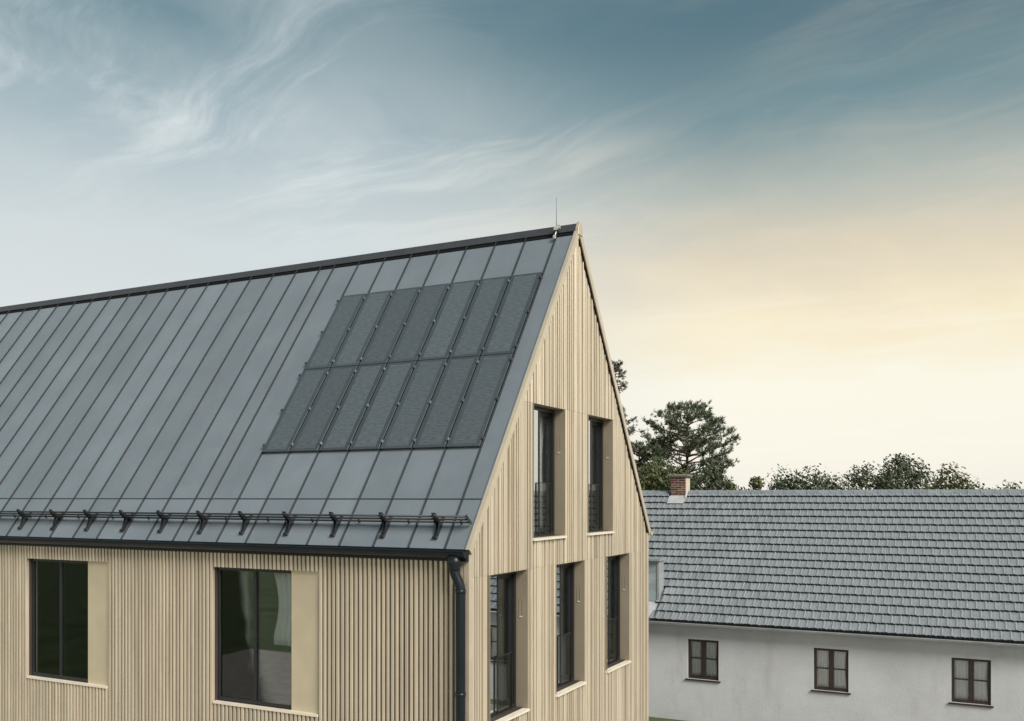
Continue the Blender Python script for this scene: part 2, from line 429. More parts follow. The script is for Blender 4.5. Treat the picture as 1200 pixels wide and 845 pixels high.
# corner posts
part(MB().prism([(0.012, 0.085), (0.012, -0.006), (0.128, -0.006), (0.128, 0.058), (0.083, 0.058), (0.083, 0.085)], 0.25, EZ-0.10, 'z'), 'corner_trim', 'beige_trim')
part(MB().prism([(W-0.012, 0.085), (W-0.012, -0.006), (W-0.118, -0.006), (W-0.118, 0.058), (W-0.083, 0.058), (W-0.083, 0.085)], 0.25, EZ-0.06, 'z'), 'corner_trim', 'beige_trim')
part(MB().box(0.05, W-0.05, 0.03, LEN-0.1, 0, 0.249), 'plinth', 'paving')
# floors and inner walls
for z in (2.72, 5.50):
    part(MB().box(0.37, W-0.37, 0.37, LEN-0.31, z-.2, z), 'floor_slab', 'floor')
part(MB().box(0.37, W-0.37, 2.45, 2.6, 2.73, 5.29).box(0.6, W-0.6, 3.2, 3.32, 5.51, 6.1), 'inner_wall', 'room')
part(MB().box(2.35, 2.47, 0.37, 2.44, 2.73, 5.29).box(4.9, 5.0, 0.37, 2.44, 2.73, 5.29), 'inner_wall', 'room')
part(MB().box(4.05, 4.15, 0.37, 3.19, 5.51, 9.2).prism([(2.0, 6.11), (W-2.0, 6.11), (W-2.0, 8.0), (W/2, 10.3), (2.0, 8.0)], 3.2, 3.32), 'inner_wall', 'room')
part(MB().box(2.6, 2.72, 2.61, 12, 2.73, 5.29), 'inner_wall', 'room')

# ---- gable windows
def gable_window(u0, u1, z0, z1, label=None):
    wd = u1-u0; FD = 0.205                           # frame plane depth
    m = MB()                                         # outer frame
    m.box(u0, u0+.055, FD, FD+.09, z0, z1).box(u1-.06, u1, FD+.002, FD+.12, z0, z1)
    m.box(u0+.055, u1-.06, FD, FD+.09, z1-.07, z1).box(u0+.055, u1-.06, FD, FD+.09, z0, z0+.06)
    fr = part(m, 'window', 'frame')
    mu = u0+.645
    part(MB().box(mu, mu+.035, FD-.004, FD+.11, z0+.06, z1-.07), 'mullion', 'frame', fr)
    part(MB().box(u0+.056, mu-.001, FD+.008, FD+.02, z0+.061, z1-.071), 'pane', 'fixed_glass', fr)
    # recessed casement on the far side of the mullion
    gd = FD+.085; c0, c1 = mu+.036, u1-.061
    sash = MB().box(c0, c0+.05, gd-.02, gd+.04, z0+.061, z1-.071).box(c1-.05, c1, gd-.022, gd+.042, z0+.061, z1-.071)
    sash.box(c0+.05, c1-.05, gd-.02, gd+.04, z1-.14, z1-.071).box(c0+.05, c1-.05, gd-.02, gd+.04, z0+.061, z0+.13)
    part(sash, 'casement', 'frame', fr)
    part(MB().box(c0+.051, c1-.051, gd+.005, gd+.02, z0+.131, z1-.141), 'pane', 'sash_glass', fr)
    # glass balustrade
    b0, b1 = u0+.59, u0+1.10; bd = FD-.030
    part(MB().box(b0+.013, b1-.013, bd, bd+.016, z0+.03, z0+.93), 'balustrade_glass', 'rail_glass', fr)
    part(MB().box(b0, b0+.012, bd-.006, bd+.022, z0+.03, z0+.932).box(b1-.012, b1, bd-.006, bd+.022, z0+.03, z0+.932)
         .box(b0+.013, b1-.013, bd-.003, bd+.019, z0+.9305, z0+.945), 'balustrade_frame', 'dark_metal', fr)
    # reveal sheets and sill
    t_ = 0.015
    for a, b, c, d in ((u0+.0005, u0+.004, u0-t_, u0), (u1-.004, u1-.0005, u1, u1+t_)):
        part(MB().box(a, b, -.004, FD, z0, z1).box(c, d, -.0045, .070, z0, z1), 'reveal', 'shaded_reveal_sheet', fr)
    part(MB().box(u0+.0045, u1-.0045, .002, FD, z1-.004, z1-.0005), 'reveal', 'shaded_reveal_sheet', fr)
    si = part(MB().prism([(-.040, z0-.052), (-.040, z0-.020), (FD, z0-.001), (FD, z0-.052)], u0-.022, u1+.022, 'x'), 'sill', 'sill_sheet', fr)
    # slotted vent plate on the far reveal
    zc = z0+(z1-z0)*0.72
    vm = MB().box(u1-.010, u1-.0042, .075, .150, zc-.15, zc-.135).box(u1-.010, u1-.0042, .075, .150, zc+.135, zc+.15)
    vm.box(u1-.010, u1-.0042, .075, .090, zc-.135, zc+.135).box(u1-.010, u1-.0042, .135, .150, zc-.135, zc+.135)
    part(vm, 'vent_plate', 'shaded_reveal_sheet', fr)
    part(MB().box(u1-.016, u1-.0102, .085, .140, zc-.155, zc-.138), 'vent_lip', 'sill_sheet', fr)
    return fr
for _, a, b, c, d in GWIN: gable_window(a, b, c, d)
# ---- side windows: black frame, flush beige shutter panel beside it
for v0, v1 in SWIN:
    pn = v0+.585; UD = .115
    m = MB().box(UD, UD+.09, pn+.0, pn+.035, zLb, zLt).box(UD, UD+.09, v1-.05, v1, zLb, zLt)
    m.box(UD, UD+.09, pn+.035, v1-.05, zLt-.055, zLt).box(UD, UD+.09, pn+.035, v1-.05, zLb, zLb+.06)
    fr = part(m, 'window', 'frame')
    part(MB().box(UD+.03, UD+.045, pn+.036, v1-.051, zLb+.061, zLt-.056), 'pane', 'house_glass', fr)
    part(MB().box(UD+.002, UD+.088, pn+.80, pn+.85, zLb+.061, zLt-.056), 'mullion', 'frame', fr)
    part(MB().box(UD-.035, UD+.06, v0+.001, pn-.001, zLb, zLt-.0), 'shutter_panel', 'beige_sheet', fr)
    part(MB().box(.005, UD+.05, v0-.001, v1, zLb-.040, zLb-.001), 'sill', 'sill_sheet', fr)

# ------------------------------------------------------------------ roof
roof = part(MB().hexa([RP(-.02,.0,-.085), RP(SL,.0,-.085), RP(SL,LEN,-.085), RP(-.02,LEN,-.085)],
                      [RP(-.02,.0,-.006), RP(SL,.0,-.006), RP(SL,LEN,-.006), RP(-.02,LEN,-.006)]), 'roof', 'ridge_vent')
part(MB().hexa([RPF(-.02,.0,-.085), RPF(SL-.002,.0,-.085), RPF(SL-.002,LEN,-.085), RPF(-.02,LEN,-.085)],
               [RPF(-.02,.0,0), RPF(SL-.002,.0,0), RPF(SL-.002,LEN,0), RPF(-.02,LEN,0)]), 'far_roof_slope', 'roof_sheet')
seams = [0.3776+.65*k for k in range(9)]
seams.append(seams[-1]+.38)
while seams[-1]+.65 < LEN: seams.append(seams[-1]+.65)
tl, tb_, tm, tt = 0.1232, 0.2637, 0.5473, 0.8311
edges = [0.0]+seams+[LEN]
def sheet(s0, s1, v0, v1):
    """a slightly oil-canned tray of sheet metal"""
    mb = MB(); nx, ny = 8, 4; r = random.random()*50
    for i in range(nx+1):
        for j in range(ny+1):
            a = i/nx; b = j/ny
            e = math.sin(math.pi*b)*math.sin(math.pi*a)
            n = .002+.006*e*(noise.noise(Vector((a*3+r, b*1.2, r))))
            mb.v.append(tuple(RP(s0+(s1-s0)*a, v0+(v1-v0)*b, n)))
    for i in range(nx):
        for j in range(ny):
            k = i*(ny+1)+j; mb.f.append((k, k+ny+1, k+ny+2, k+1))
    return mb
for i in range(len(edges)-1):
    v0, v1 = edges[i]+.009, edges[i+1]-.009
    if i == 0: v0 = .0
    part(sheet(-.035, SL*tl-.006, v0, v1), 'roof_sheet', 'roof_sheet', roof, True)
    part(sheet(SL*tl+.006, SL-.12, v0, v1), 'roof_sheet', 'roof_sheet', roof, True)
for v in seams:
    mb = MB(); rbox(mb, -.033, SL-.13, v-.0065, v+.0065, -.004, .034)
    part(mb, 'seam', 'roof_seam', roof)
for i in range(len(edges)-1):
    mb = MB(); rbox(mb, SL*tl-.007, SL*tl+.007, edges[i]+.009, edges[i+1]-.009, -.004, .012)
    part(mb, 'cross_seam', 'roof_seam', roof)
# eave drip edge
mb = MB(); rbox(mb, -.045, -.034, 0, LEN, -.05, .012)
part(mb, 'drip_edge', 'gutter', roof)
# ridge cap: vent strip, capping
mb = MB(); rbox(mb, SL-.215, SL-.05, .03, LEN, .003, .012); rbox(mb, SL-.215, SL-.05, .03, LEN, .003, .012, RPF)
part(mb, 'ridge_vent', 'ridge_vent', roof)
apex = EZ+HR
capz = lambda du: apex-abs(du)*TAN
prof = [(W/2-.098, capz(.098)+.050), (W/2-.098, capz(.098)+.068), (W/2-.012, apex+.072), (W/2+.012, apex+.072), (W/2+.098, capz(.098)+.068), (W/2+.098, capz(.098)+.050), (W/2, apex+.045)]
rc = part(MB().prism(prof, .01, LEN), 'ridge_cap', 'ridge_metal', roof)
# beige apex cap
cz = apex
prof = [(W/2-.10, cz-.16), (W/2-.10, cz-.035), (W/2-.02, cz+.100), (W/2+.02, cz+.100), (W/2+.10, cz-.035), (W/2+.10, cz-.16)]
bevel(part(MB().prism(prof, -.062, .008), 'apex_cap', 'beige_trim', roof), .006)
# verge fascias in three lengths each, plus dark shadow strip behind
for f, nm in ((RP, 0), (RPF, 1)):
    cuts = [-.05, SL*.345, SL*.60, SL-.115]
    for k in range(3):
        mb = MB(); rbox(mb, cuts[k]+.002, cuts[k+1]-.002, -.045, -.012, -.090, .028, f)
        rbox(mb, cuts[k]+.002, cuts[k+1]-.002, -.012, .020, .0065, .028, f)
        part(mb, 'verge_trim', 'beige_trim', roof)
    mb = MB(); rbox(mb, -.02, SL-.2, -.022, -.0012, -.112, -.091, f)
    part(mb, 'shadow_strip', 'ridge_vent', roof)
    mb = MB(); rbox(mb, -.04, SL-.12, .020, .034, .003, .026, f)
    part(mb, 'verge_fold', 'roof_seam' if nm else 'roof_sheet', roof)
# gutter along the eave (half round with rolled bead)
def gutter(mb, uc, zc, r, y0, y1, sign=1):
    outer = []; inner = []
    for k in range(13):
        a = math.pi+math.pi*k/12
        outer.append((uc+r*math.cos(a), zc+r*1.05*math.sin(a))); inner.append((uc+(r-.006)*math.cos(a), zc+(r-.006)*1.05*math.sin(a)))
    mb.prism(outer+inner[::-1], y0, y1)
    for y in (y0, y1-.006): mb.prism(outer, y-.001, y+.007)
    mb.tube([(uc-sign*r, y0-.004, zc), (uc-sign*r, y1+.004, zc)], .012, 8)
    return mb
gt = part(gutter(MB(), -.118, EZ-.045, .098, -.035, LEN), 'gutter', 'gutter', None, False)
mb = MB().box(-.215, -.016, -.012, LEN, EZ-.205, EZ-.150)
part(MB().box(-.060, .008, -.005, LEN, EZ-.20, EZ-.035), 'fascia', 'gutter', gt)
for k in range(24):
    v = .45+.75*k
    part(MB().box(-.225, -.02, v-.012, v+.012, EZ-.047, EZ-.043), 'gutter_bracket', 'gutter', gt)
fg = part(gutter(MB(), W+.095, EZ-.045, .085, -.055, LEN, -1), 'gutter', 'beige_trim')
part(MB().box(W+.01, W+.06, -.012, LEN, EZ-.17, EZ-.03), 'fascia', 'beige_trim', fg)
# downpipe with swan neck
pth = [(-.118, .168, EZ-.10)]
for k in range(13):
    a = k/12; e = a*a*(3-2*a)
    pth.append((-.118+.038*e, .168-.083*e, EZ-.31-.30*a))
pth.append((-.080, .085, 0.25))
dpipe = part(MB().tube(pth, .074, 18), 'downpipe', 'gutter', None, True)
part(MB().tube([(-.118, .168, EZ-.12), (-.118, .168, EZ-.235), (-.118, .168, EZ-.29), (-.118, .168, EZ-.33)], [.112, .110, .086, .080], 18), 'outlet', 'gutter', dpipe, True)
for z in (EZ-.635, 3.6, 1.4):
    x, y = (-.080, .085) if z < EZ-.5 else (-.118, .164)
    part(MB().tube([(x, y, z-.03), (x, y, z+.03)], .081, 18), 'collar', 'gutter', dpipe, True)

# ------------------------------------------------------------------ solar panels
ORD = ['first', 'second', 'third', 'fourth', 'fifth', 'sixth', 'last']
SLOPE = Matrix(((CP, 0, -SP), (0, 1, 0), (SP, 0, CP))).to_4x4()
for row, (ta, tb2) in enumerate(((tm, tt), (tb_, tm))):
    for k in range(7):
        s0, s1 = SL*ta+.006, SL*tb2-.006
        v0, v1 = seams[k]+.016, seams[k+1]-.016
        L_, Wd = s1-s0, v1-v0
        root = empty('solar_panel'); root.matrix_world = Matrix.Translation(RP(s0, v0, .040)) @ SLOPE
        tag(root, '%s roof solar panel from the gable verge in the %s panel row, dark matt glass' % (ORD[k], 'upper' if row == 0 else 'lower'),
            'solar panel', 'solar panels clamped between the roof seams')
        bevel(MB().box(0, L_, 0, Wd, 0, .014).build('laminate', 'solar_glass', root), .003)
        MB().box(.05, L_-.05, .085, Wd-.085, .0142, .0152).build('cell_field', 'solar_cells', root)
        MB().box(0.0, L_, -.001, .004, -.036, -.001).box(0, L_, Wd-.004, Wd+.001, -.036, -.001).build('frame_rail', 'frame', root)
        sides = [(-.016, 'clamp' if k else 'clamp_dark')]
        if k == 6: sides.append((Wd+.016, 'clamp_dark'))
        for y, mt in sides:
            for fr_ in (.075, .49, .925):
                x = L_*fr_
                c = MB().box(x-.028, x+.028, y-.022, y+.022, .0145, .030).box(x-.012, x+.012, y-.012, y+.012, .030, .044)
                c.build('clamp', mt, root)

# ------------------------------------------------------------------ snow guard
sg = tag(empty('snow_guard', (0.24, 0.05, EZ+.34)), 'dark three-rail tubular snow guard on brackets above the eave gutter', 'snow guard')
def spart(mb, name, material='dark_metal', smooth=False):
    o = mb.build(name, material, None, smooth); o.parent = sg; o.matrix_parent_inverse = Matrix.Translation(-sg.location); return o
RS = .405; RN = (.075, .150, .225)
for n in RN:
    spart(MB().tube([RP(RS, .065, n), RP(RS, LEN-.1, n)], .0165, 10), 'rail', 'dark_metal', True)
def slope_poly(mb, pts, v0, v1):
    n = len(pts)
    mb.add([RP(s, v0, h) for s, h in pts]+[RP(s, v1, h) for s, h in pts],
           [tuple(range(n)), tuple(range(2*n-1, n-1, -1))]+[(i, i+n, (i+1) % n+n, (i+1) % n) for i in range(n)])
    return mb
web = [(.15, .004), (.50, .004), (.50, .025), (.438, .075), (.430, .262), (.42, .270), (.388, .262), (.372, .20), (.360, .10), (.22, .040), (.15, .036)]
bracket_v = [.614+.9625*k for k in range(18)]
for v in bracket_v:
    m = MB(); slope_poly(m, web, v-.030, v-.022); slope_poly(m, web, v+.022, v+.030)
    rbox(m, .14, .54, v-.036, v+.036, .0035, .012)
    m.tube([RP(.150, v-.036, .030), RP(.150, v+.036, .030)], .026, 12)
    rbox(m, .17, .36, v-.008, v+.008, .0125, .040)
    rbox(m, .415, .43, v-.034, v+.034, .262, .284)
    spart(m, 'bracket')
m = MB(); slope_poly(m, [(RS-.022, .045), (RS+.022, .045), (RS+.022, .250), (RS-.022, .250)], .052, .064)
spart(m, 'end_plate')
vv = .22
while vv < 12:
    m = MB(); rbox(m, RS-.02, RS+.02, vv-.012, vv+.012, .038, .094)
    spart(m, 'rail_clip'); vv += .47

# ------------------------------------------------------------------ lightning rod
lr = tag(empty('lightning_rod', (W/2-.10, .376, apex-.1)), 'thin lightning rod standing on the ridge beside the gable peak', 'lightning rod')
def lpart(mb, name, material, smooth=True):
    o = mb.build(name, material, None, smooth); o.parent = lr; o.matrix_parent_inverse = Matrix.Translation(-lr.location); return o
bx, bz = W/2-.14, apex
lpart(MB().tube([(bx, .376, bz-.10), (bx, .376, bz+.12), (bx, .376, bz+.35), (bx, .376, bz+.58)], [.006, .006, .004, .0025], 8), 'rod', 'dark_metal')
c1 = RP(SL-.285, .3776, .07); 
lpart(MB().tube([c1+Vector((0, 0, -.03)), c1+Vector((0, 0, .035))], .028, 8).box(c1.x-.03, c1.x+.03, c1.y-.02, c1.y+.02, c1.z-.012, c1.z+.012), 'clamp', 'steel', False)
lpart(MB().tube([c1, (bx-.02, .376, bz-.09), (bx, .376, bz-.03)], .011, 8), 'wire', 'steel')
lpart(MB().box(bx-.045, bx+.025, .340, .412, bz-.045, bz+.02).box(bx-.03, bx+.03, .30, .345, bz-.02, bz+.05), 'clamp', 'steel', False)

# ------------------------------------------------------------------ curtains in the clad house
def curtain(name, p0, p1, z0, z1, label, folds=7, amp=.03, pinch=0.0, material='curtain'):
    p0 = Vector(p0); p1 = Vector(p1); d = (p1-p0); nv = Vector((-d.y, d.x)).normalized()
    mb = MB(); nx, nz = folds*6, 8
    for j in range(nz+1):
        b = j/nz; sc_ = 1-pinch*math.sin(math.pi*min(1, b*1.15))*.8
        for i in range(nx+1):
            a = i/nx; q_ = p0+d*(a*sc_)+nv*(amp*math.sin(a*folds*2*math.pi+.6*math.sin(3*b)))
            mb.v.append((q_.x, q_.y, z1+(z0-z1)*b))
    for j in range(nz):
        for i in range(nx):
            k = j*(nx+1)+i; mb.f.append((k, k+1, k+nx+2, k+nx+1))
    o = mb.build(name, material, None, True)
    s_ = o.modifiers.new('thickness', 'SOLIDIFY'); s_.thickness = .004
    return tag(o, label, 'curtain')
a = GWIN[0]
curtain('curtain', (a[1]+.90, .43), (a[1]+1.40, .43), a[3]+.05, a[4]-.1, 'white gathered curtain inside the upper gable window nearer the solar panels', 4, .025, .45)
curtain('curtain', (.30, SWIN[0][0]+.66), (.30, SWIN[0][0]+1.15), 4.0, 5.22, 'short pale curtain beside the shutter panel of the window nearest the downpipe', 4, .03, .3)

curtain('curtain', (.30, SWIN[0][1]-.06), (.30, SWIN[0][1]-.50), 3.06, 5.22, 'pale sheer curtain on the far side of the window nearest the downpipe', 4, .03, -.1)
curtain('curtain', (.30, SWIN[1][0]+.66), (.30, SWIN[1][0]+1.05), 3.06, 5.22, 'narrow sheer curtain beside the shutter panel of the second side window', 3, .03, .1)
# ------------------------------------------------------------------ neighbouring house
NP = math.radians(35); NE_U, NE_Z = 14.03, 2.93; NS, NC = math.sin(NP), math.cos(NP)
RUN = 5.30; NL = RUN/NC; NV0, NV1 = -8.6, 4.6
nb = tag(empty('tiled_house', (NE_U+RUN, -2, 0)), 'low white rendered house with a grey tiled roof and brick chimney', 'house')
def npart(mb, name, material, parent=None, smooth=False):
    o = mb.build(name, material, None, smooth); o.parent = parent or nb
    if not parent: o.matrix_parent_inverse = Matrix.Translation(-nb.location)
    return o
def NR(s, v, n=0.0): return Vector((NE_U+s*NC-n*NS, v, NE_Z+s*NS+n*NC))
NWU = 14.35; WV0, WV1, WZ0, WZ1 = -0.085, 0.815, 1.24, 2.385
mb = MB()
hh = [(WV0, WV1, WZ0, WZ1), (-3.6, -2.7, WZ0, WZ1), (-7.0, -6.1, WZ0, WZ1)]
holes_wall(mb, NV0+.3, NV1-.3, 0, lambda u: 3.06, hh, NWU, NWU+.38, 's')
nwall = npart(mb, 'wall', 'render')
RU = NE_U+RUN; RZ = NE_Z+NL*NS
for v in (NV0+.301, NV1-.68):
    npart(MB().prism([(NWU+.385, 0), (2*RU-NWU-.385, 0), (2*RU-NWU-.385, 3.0), (RU, RZ-.35), (NWU+.385, 3.0)], v, v+.37), 'gable_wall', 'render')
npart(MB().box(2*RU-NWU-.38, 2*RU-NWU, NV0+.3, NV1-.3, 0, 3.0), 'rear_wall', 'render')
npart(MB().box(NWU+1.8, NWU+1.9, NV0+.7, NV1-.7, 0, 3.0), 'inner_wall', 'room')
mb = MB().hexa([NR(.0,NV0,-.14), NR(NL,NV0,-.14), NR(NL,NV1,-.14), NR(.0,NV1,-.14)], [NR(.0,NV0,-.012), NR(NL,NV0,-.012), NR(NL,NV1,-.012), NR(.0,NV1,-.012)])
nroof = npart(mb, 'roof', 'tile_batten')
def NRF(s, v, n=0.0):
    p = NR(s, v, n); return Vector((2*RU-p.x, p.y, p.z))
npart(MB().hexa([NRF(.0,NV0,-.14), NRF(NL-.002,NV0,-.14), NRF(NL-.002,NV1,-.14), NRF(.0,NV1,-.14)], [NRF(.0,NV0,.02), NRF(NL-.002,NV0,.02), NRF(NL-.002,NV1,.02), NRF(.0,NV1,.02)]), 'rear_roof_slope', 'tile')
# tiles
GA, TW = 0.366, 0.222
def tile_geo():
    """one interlocking tile, local x up the slope, y across, z off the roof"""
    mb = MB(); prof = []
    for y, z in ((0, .012), (.03, .028), (.06, .015), (.10, .008), (.14, .008), (.175, .012), (.2205, .008)): prof.append((y, z))
    n = len(prof)
    for y, z in prof: mb.v.append((-.03+.012*math.cos(y*56), y, z+.064))
    for y, z in prof: mb.v.append((GA+.03, y, z-.002))
    for y, z in prof: mb.v.append((-.026+.012*math.cos(y*56), y, z+.002))
    for i in range(n-1):
        mb.f.append((i, i+n, i+n+1, i+1)); mb.f.append((i+2*n, i, i+1, i+2*n+1))
    for i in range(n-1): mb.f.append((i+2*n+1, i+1+n, i+n, i+2*n))
    mb.f.append((0, 2*n, n)); mb.f.append((n-1, 2*n-1, 3*n-1))
    return mb
tg = tile_geo(); tile_me = tg.mesh('tile', 'tile')
def shade_noses(me, per=None):  # gives the nose faces the painted shade colour
    me.materials.append(MATS['tile_nose_shade'])
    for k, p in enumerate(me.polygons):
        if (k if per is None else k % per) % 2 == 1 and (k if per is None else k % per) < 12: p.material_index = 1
shade_noses(tile_me)
NSL = Matrix(((NC, 0, -NS), (0, 1, 0), (NS, 0, NC))).to_4x4()
spots = []
DV = 1.745                                            # near edge of the dormer bay
CH0, CH1, CHS = 2.25, 2.78, NL-.30                   # chimney in v, lower face
row = 0; s = .0
while s < NL-.10:
    v = NV0+.02+(TW/2 if row % 2 else 0)
    while v < NV1-.2:
        skip = (v+TW/2 > DV and s < 1.05) or (v+TW > 1.80 and 1.05 <= s < 1.35 and v < 3.4)
        if CH0-.01 < v+TW/2 < CH1+.01 and s > CHS-.40: skip = True
        if not skip: spots.append((s, v))
        v += TW
    row += 1; s += GA
camp = cam.location
inview = sorted([(NR(s, v)-camp).length for s, v in spots if -1.35 < v < 2.95 and True])
chosen = sorted([(s, v) for s, v in spots if -1.35 < v < 2.95], key=lambda q_: (NR(*q_)-camp).length)[:300]
cs = set(chosen); rnd = random.Random(4)
rest = MB()
for s, v in spots:
    M = Matrix.Translation(NR(s+rnd.uniform(-.006, .006), v, rnd.uniform(0, .004))) @ NSL @ Matrix.Rotation(rnd.uniform(-.006, .006), 4, 'Z')
    if (s, v) in cs:
        o = link('tile', tile_me, nroof); o.matrix_basis = M
    else:
        rest.add([M @ Vector(p) for p in tg.v], tg.f)
rt = npart(rest, 'roof_tiling', 'tile', nroof); shade_noses(rt.data, len(tg.f)); tag(rt, kind='stuff')
# ridge tiles
def ridge_geo():
    mb = MB(); k = 10; L_ = .38
    rows = [(0, .145, .0), (L_-.05, .135, .0), (L_-.05, .155, .0), (L_, .155, .0)]
    for y, r, dz in rows:
        for i in range(k+1):
            a = math.pi*i/k; mb.v.append((r*math.cos(a), y, r*.80*math.sin(a)))
    for j in range(len(rows)-1):
        for i in range(k): q_ = j*(k+1)+i; mb.f.append((q_, q_+1, q_+k+2, q_+k+1))
    mb.f.append(tuple(range(k, -1, -1))); mb.f.append(tuple((len(rows)-1)*(k+1)+i for i in range(k+1)))
    return mb
rme = ridge_geo().mesh('ridge_tile', 'tile')
v = NV0
while v < NV1-.2:
    if not (v+.36 > CH0 and v < CH1):
        o = link('ridge_tile', rme, nroof); o.matrix_basis = Matrix.Translation((RU, v, RZ-.045+rnd.uniform(-.005, .005)))
    v += .36
# eave gutter and soffit
gg = npart(gutter(MB(), NE_U-.035, NE_Z-.045, .075, NV0, NV1), 'gutter', 'zinc')
npart(MB().box(NE_U+.045, NWU-.002, NV0+.05, NV1-.05, NE_Z-.10, NE_Z-.065), 'soffit', 'render', gg)
# windows
def nwindow(v0, v1, z0, z1):
    U = NWU+.055; f = .065; mid = (v0+v1)/2
    m = MB().box(U, U+.07, v0, v0+f, z0, z1).box(U, U+.07, v1-f, v1, z0, z1).box(U, U+.07, v0+f, v1-f, z1-f, z1).box(U, U+.07, v0+f, v1-f, z0, z0+f*1.2)
    m.box(U-.012, U+.06, mid-.065, mid+.065, z0+f*1.2, z1-f)
    wf = npart(m, 'window', 'brown_wood')
    for a, b in ((v0+f, mid-.065), (mid+.065, v1-f)):
        zm = z0+(z1-z0)*.52
        npart(MB().box(U+.005, U+.05, a+.001, b-.001, zm-.016, zm+.016), 'glazing_bar', 'dark_metal', wf)
        for c, d in ((z0+f*1.2, zm-.016), (zm+.016, z1-f)):
            npart(MB().box(U+.025, U+.032, a+.001, b-.001, c+.001, d-.001), 'pane', 'house_glass', wf)
    npart(MB().prism([(NWU-.05, z0-.045), (NWU-.05, z0-.012), (U+.02, z0-.001), (U+.02, z0-.045)], v0-.06, v1+.06), 'sill', 'brown_wood', wf)
    return wf
for (a, b, c, d) in hh: nwindow(a, b, c, d)
for j, (a, b, c, d) in enumerate(hh):
    where = ['brown window nearest the dormer', 'middle brown window', 'brown window farthest from the dormer'][j]
    mid = (a+b)/2
    curtain('curtain', (NWU+.15, b-.07), (NWU+.15, mid+.02), c+.08, d-.06, 'net curtain in the dormer-side half of the '+where, 5, .016, .06)
    curtain('curtain', (NWU+.15, mid-.02), (NWU+.15, a+.07), c+.08, d-.06, 'net curtain in the far half of the '+where, 4, .018, .10)
# dormer
DU = 14.64; dz0, dz1 = 3.36, 4.60; DVE = 3.1
dm = npart(MB().box(DU+.06, 15.10, DV+.03, DVE, 3.05, dz1).box(15.0, 16.3, 2.35, DVE, 3.4, dz1), 'dormer', 'zinc')
npart(MB().box(DU, DU+.059, DV+.03, DV+.09, dz0, dz1).box(DU, DU+.059, DV+.09, DVE, dz1-.06, dz1).box(DU, DU+.059, DV+.09, DVE, dz0, dz0+.05), 'dormer_frame', 'zinc', dm)
npart(MB().box(DU+.02, DU+.03, DV+.091, DVE-.01, dz0+.051, dz1-.061), 'pane', 'blind', dm)
npart(MB().hexa([(DU-.12, DV-.04, dz1+.001), (15.14, DV-.04, dz1+.001), (15.14, DVE, dz1+.001), (DU-.12, DVE, dz1+.001)],
                [(DU-.12, DV-.04, dz1+.055), (15.14, DV-.04, dz1+.085), (15.14, DVE, dz1+.085), (DU-.12, DVE, dz1+.055)]), 'dormer_roof', 'zinc', dm)
mb = MB(); 
mb.hexa([NR(.0, DV-.01, -.008), NR(.78, DV-.01, -.008), NR(.78, DVE, -.008), NR(.0, DVE, -.008)], [NR(.0, DV-.01, .012), NR(.78, DV-.01, .012), NR(.78, DVE, .012), NR(.0, DVE, .012)])
npart(mb, 'apron', 'lead', dm)
mb = MB()
mb.hexa([NR(.02, DV-.03, .013), NR(1.22, DV-.03, .013), NR(1.22, DV-.012, .013), NR(.02, DV-.012, .013)], [NR(.02, DV-.03, .075), NR(1.22, DV-.03, .075), NR(1.22, DV-.012, .075), NR(.02, DV-.012, .075)])
npart(mb, 'upstand', 'ridge_metal', dm)
# chimney: brick by brick on the face, rendered flank
cf = NR(CHS, 0).x; cb = cf+.52; cz0 = NR(CHS, 0).z-.05; ctop = 7.22
chim = npart(MB().box(cf+.006, cb, CH0+.010, CH1-.010, cz0-.4, ctop), 'chimney', 'mortar')
npart(MB().box(cf+.004, cb-.004, CH0-.006, CH0+.0095, cz0-.3, ctop-.078), 'render_coat', 'chimney_side', chim)
bh = .0610; bj = .0165; z = cz0; i = 0
L_ = CH1-CH0
while z+bh < ctop+.002:
    x = CH0 if i % 2 == 0 else CH0-.1325
    while x < CH1-.01:
        a = max(x, CH0); b = min(x+.2525, CH1)
        if b-a > .03:
            dpt = rnd.uniform(-.003, .003)
            npart(MB().box(cf+dpt, cf+.10, a+.002, b-.002, z, z+bh), 'brick', 'brick', chim)
        x += .265
    if z > ctop-.16:
        for b0 in (cf+.105, cf+.33): npart(MB().box(b0, min(b0+.21, cb), CH0-.004, CH0+.0099, z, z+bh), 'brick', 'brick', chim)
    z += bh+bj; i += 1
bevel(npart(MB().box(cf-.09, cb+.09, CH0-.09, CH1+.09, ctop+.001, ctop+.055), 'cap', 'concrete_cap', chim), .01)
mb = MB(); s0 = CHS-.42
mb.hexa([NR(s0, CH0-.03, .068), NR(CHS+.01, CH0-.03, .068), NR(CHS+.01, CH1+.03, .068), NR(s0, CH1+.03, .068)],
        [NR(s0, CH0-.03, .076), NR(CHS+.01, CH0-.03, .076), NR(CHS+.01, CH1+.03, .076), NR(s0, CH1+.03, .076)])
mb.box(cf-.012, cf-.004, CH0-.02, CH1+.02, cz0+.02, cz0+.14)
npart(mb, 'flashing', 'lead', chim)
mb = MB(); 
mb.hexa([NR(CHS-.10, CH0-.045, .05), NR(NL+.05, CH0-.045, .05), NR(NL+.05, CH0-.008, .05), NR(CHS-.10, CH0-.008, .05)],
        [NR(CHS-.10, CH0-.030, .12), NR(NL+.05, CH0-.030, .16), NR(NL+.05, CH0-.008, .16), NR(CHS-.10, CH0-.008, .12)])
npart(mb, 'side_flashing', 'lead', chim)

